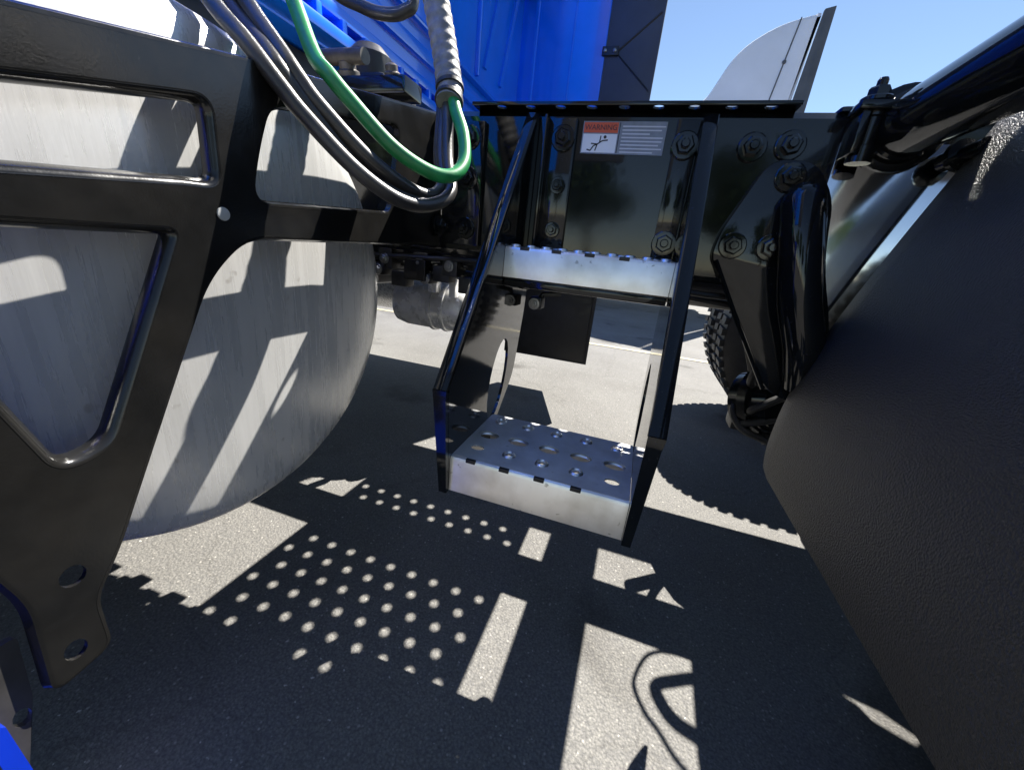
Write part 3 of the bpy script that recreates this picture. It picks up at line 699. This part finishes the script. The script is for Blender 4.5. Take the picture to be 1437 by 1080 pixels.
# ================================================================== hoses (things of their own)
def hose(name, pts, r, m_, label, cat, group=None, n=12, seg=14):
    o = MB().tube(spline(pts, n), r, seg).build(name, m_, None); return tag(o, label, cat, group)
hose('air_hose', [(-0.865, -0.42, 1.62), (-0.8, -0.44, 1.38), (-0.66, -0.445, 1.16), (-0.52, -0.448, 1.002), (-0.466, -0.447, 0.953), (-0.437, -0.433, 0.916), (-0.418, -0.418, 0.89), (-0.374, -0.386, 0.842), (-0.341, -0.341, 0.815), (-0.321, -0.291, 0.816), (-0.311, -0.246, 0.841), (-0.338, -0.208, 0.893), (-0.361, -0.172, 0.978), (-0.372, -0.16, 1.03)],
     .0098, HOSE, 'black hose hanging lowest in the loop below the green hose', 'hose', 'black air hoses')
hose('air_hose', [(-0.865, -0.33, 1.62), (-0.8, -0.355, 1.4), (-0.66, -0.375, 1.19), (-0.522, -0.401, 1.026), (-0.452, -0.414, 0.957), (-0.432, -0.407, 0.93), (-0.416, -0.396, 0.908), (-0.379, -0.358, 0.863), (-0.35, -0.309, 0.836), (-0.333, -0.267, 0.832), (-0.333, -0.23, 0.857), (-0.359, -0.191, 0.911), (-0.371, -0.163, 0.981), (-0.38, -0.152, 1.03)],
     .0098, HOSE, 'black hose running just under the green hose, above the other black hoses', 'hose', 'black air hoses')
hose('air_hose', [(-0.865, -0.37, 1.66), (-0.82, -0.375, 1.44), (-0.7, -0.37, 1.22), (-0.552, -0.398, 1.029), (-0.458, -0.427, 0.951), (-0.439, -0.417, 0.924), (-0.423, -0.401, 0.9), (-0.39, -0.36, 0.85), (-0.356, -0.315, 0.824), (-0.333, -0.277, 0.821), (-0.333, -0.234, 0.846), (-0.365, -0.189, 0.906), (-0.381, -0.154, 0.984), (-0.388, -0.15, 1.03)],
     .0098, HOSE, 'black hose squeezed in the middle of the black hose loop', 'hose', 'black air hoses')
hose('green_hose', [(-0.865, -0.2, 1.62), (-0.76, -0.26, 1.42), (-0.6, -0.32, 1.2), (-0.506, -0.342, 1.055), (-0.451, -0.365, 0.975), (-0.425, -0.369, 0.951), (-0.404, -0.358, 0.928), (-0.361, -0.328, 0.883), (-0.325, -0.293, 0.861), (-0.302, -0.264, 0.861), (-0.298, -0.231, 0.886), (-0.314, -0.204, 0.929), (-0.344, -0.179, 0.976), (-0.364, -0.158, 1.03)],
     .0100, GREEN, 'bright green hose looping in front of the bracket', 'hose')
hose('air_hose', [(-.865, -.05, 1.45), (-.80, -.03, 1.31), (-.726, -.009, 1.237), (-.664, 0, 1.211), (-.618, .008, 1.199), (-.577, .024, 1.207), (-.561, .038, 1.243), (-.60, .05, 1.40), (-.72, .05, 1.60), (-.865, .05, 1.70)],
     .0120, HOSE, 'short black hose loop at the top edge against the blue cab', 'hose', 'black air hoses')
# wrapped bundle (spiral wrap with ridges) rising to the cab
bp_ = spline([(-.357, -.176, .982), (-.363, -.163, 1.006), (-.384, -.147, 1.067), (-.407, -.139, 1.137), (-.424, -.132, 1.19), (-.47, -.12, 1.32), (-.60, -.10, 1.60), (-.86, -.08, 1.85)], 26)
rr_ = [.0205 + .0016 * (0.5 + .5 * sin(i * 1.05)) * (1 if i > 26 else .35) for i in range(len(bp_))]
hb = MB().tube(bp_, rr_, 18).build('hose_bundle', WRAP, None)
tag(hb, 'grey wrapped bundle of hoses rising vertically in front of the blue cab', 'hose bundle')
for i in (6, 27):
    p = bp_[i]; d = (bp_[i + 1] - bp_[i - 1]).normalized()
    q = MB(); q.lathe([(.0205, -.004), (.0235, -.003), (.0235, .003), (.0205, .004)], p, d, 20); q.build('cable_tie', RUBBER, hb)

# ================================================================== trucks parked either side
def parked_truck(ox, oy, rot, paint, label, name):
    WT = empty(name, (ox, oy, 0)); WT.rotation_euler.z = rot
    tag(WT, label, 'truck')
    def wpart(nm, m_, mb, lb=None):
        mb.v = [(x - .4, y_ - 7.2, z) for x, y_, z in mb.v]; return mb.build(nm, m_, WT, lb)
    def wplate(nm, m_, prof_, y0, y1, bev=.05, rad=.1, lb=None):
        me = plate_mesh(nm, [rpoly(prof_, rad, 8)], y1 - y0, lambda u, v, w: (u - .4, (y0 + y1) / 2 + w - 7.2, v), bev); me.materials.append(m_); return link(nm, me, None, WT, lb)
    wplate('cab_body', paint, [(-.75, .75, .1), (1.40, .75, .05), (1.40, 2.95, .05), (.35, 2.95, .1), (-.25, 2.75, .2), (-.75, 1.85, .2)], 6.0, 8.4, .06)
    wplate('roof_fairing', paint, [(-.10, 2.90, .05), (.33, 2.96, .2), (.62, 3.58, .35), (1.05, 3.845, .3), (1.49, 3.94, .02), (1.42, 2.9, .02)], 6.02, 8.38, .05, lb='curved roof fairing rising to the rear')
    me = plate_mesh('fairing_trim', [rpoly([(1.495, 3.95, .01), (1.612, 3.975, .01), (1.585, 1.2, .02), (1.41, 1.2, .02), (1.42, 2.9, .02)], .01, 3)], .05, lambda u, v, w: (u - .4, 6.02 + w - 7.2, v), .006); me.materials.append(TRIM); link('fairing_trim', me, None, WT)
    ft2 = link('fairing_trim', me, None, WT); ft2.location = (0, 2.36, 0)
    wpart('panel_seam', TRIM, MB().tube([(1.268, 6.017, 3.885), (1.145, 6.017, 2.98)], .008, 6))
    wpart('seam_screw', TRIM, MB().lathe([(.025, 0), (.022, .012), (0, .014)], (1.205, 6.016, 3.42), (0, -1, 0), 12))
    wplate('hood', paint, [(-2.35, .65, .1), (-.74, .65, .05), (-.74, 1.85, .1), (-1.6, 1.72, .3), (-2.35, 1.35, .3)], 6.25, 8.15, .08)
    for sy in (5.988, 8.382):
        wpart('door_window', GLASS, MB().box(-.45, .25, sy, sy + .03, 1.95, 2.55, .01))
    wpart('windshield', GLASS, MB().add([(-.765, 6.2, 1.95), (-.765, 8.2, 1.95), (-.37, 8.2, 2.66), (-.37, 6.2, 2.66)], [(0, 1, 2, 3)]))
    wpart('fuel_tank', ALU, MB().lathe([(0, 0), (.30, .0), (.32, .03), (.32, 1.27), (.30, 1.3), (0, 1.3)], (-.1, 6.35, .62), (1, 0, 0), 40))
    wpart('chassis', DARK, MB().box(-2.2, 4.2, 6.75, 7.65, .72, 1.0, .02))
    for x in (-1.5, 2.4, 3.7):
        for y_ in (6.2, 8.2):
            w = link('wheel', TYRE, None, WT); w.location = (x - .4, y_ - 7.2, .505)
            r_ = link('rim', RIM, None, w)
            if y_ > 7: r_.rotation_euler = (0, 0, pi)
    return WT
GLASS = mat('tinted_truck_glass', (0.02, 0.025, 0.03), .05, noise=.05, coat=.5)
parked_truck(.4, 7.2, 0, WHITE, 'white truck parked beyond, only its curved roof fairing showing above the deck', 'parked_truck')

# ================================================================== trees across the lot, mirrored in the glossy frame
def tree_meshes(seed):
    rnd = random.Random(seed); tr = MB()
    tr.tube(spline([(0, 0, 0), (.1, .05, 1.6), (.05, .1, 3.4), (.2, 0, 5.2)], 5), [.26 - .011 * k for k in range(16)], 10)
    cents = []
    for k in range(9):
        a = rnd.uniform(0, 2 * pi); z0 = rnd.uniform(2.0, 4.4); L = rnd.uniform(1.4, 2.6); e = Vector((cos(a) * L, sin(a) * L, z0 + rnd.uniform(.8, 2.4)))
        tr.tube(spline([(.08, .05, z0), (e.x * .5, e.y * .5, z0 + .5), e], 4), [.10 - .009 * q for q in range(9)], 7); cents.append(e)
    cents.append(Vector((.2, 0, 6.6)))
    vs_ = []; fs = []
    for c_ in cents:
        for q in range(420):
            d = Vector((rnd.gauss(0, 1), rnd.gauss(0, 1), rnd.gauss(0, .8))) * .62
            p = c_ + d; u = Vector((rnd.uniform(-1, 1), rnd.uniform(-1, 1), rnd.uniform(-1, 1))).normalized(); w_ = u.orthogonal().normalized() * .09; u *= .17
            k = len(vs_); vs_ += [p - u, p + w_, p + u, p - w_]; fs.append((k, k + 1, k + 2, k + 3))
    cm = bpy.data.meshes.new('crown'); cm.from_pydata(vs_, [], fs); cm.materials.append(LEAF)
    tm = tr.mesh('trunk'); tm.materials.append(BARK); return tm, cm
protos = [tree_meshes(s) for s in (3, 8)]
names = ['leftmost', 'second', 'third', 'fourth', 'fifth', 'sixth', 'seventh', 'rightmost']
for i, x in enumerate((-26, -17, -9.5, -3, 4, 12, 19, 27)):
    t = empty('broadleaf_tree', (x + random.uniform(-1, 1), -24 + random.uniform(-2, 2), 0)); s = random.uniform(.8, 1.15); t.scale = (s, s, s); t.rotation_euler.z = random.uniform(0, 6)
    tag(t, '%s green broadleaf tree of the row across the lot behind the viewpoint' % names[i], 'tree', 'trees across the lot')
    tm, cm = protos[i % 2]; link('trunk', tm, None, t); link('crown', cm, None, t)
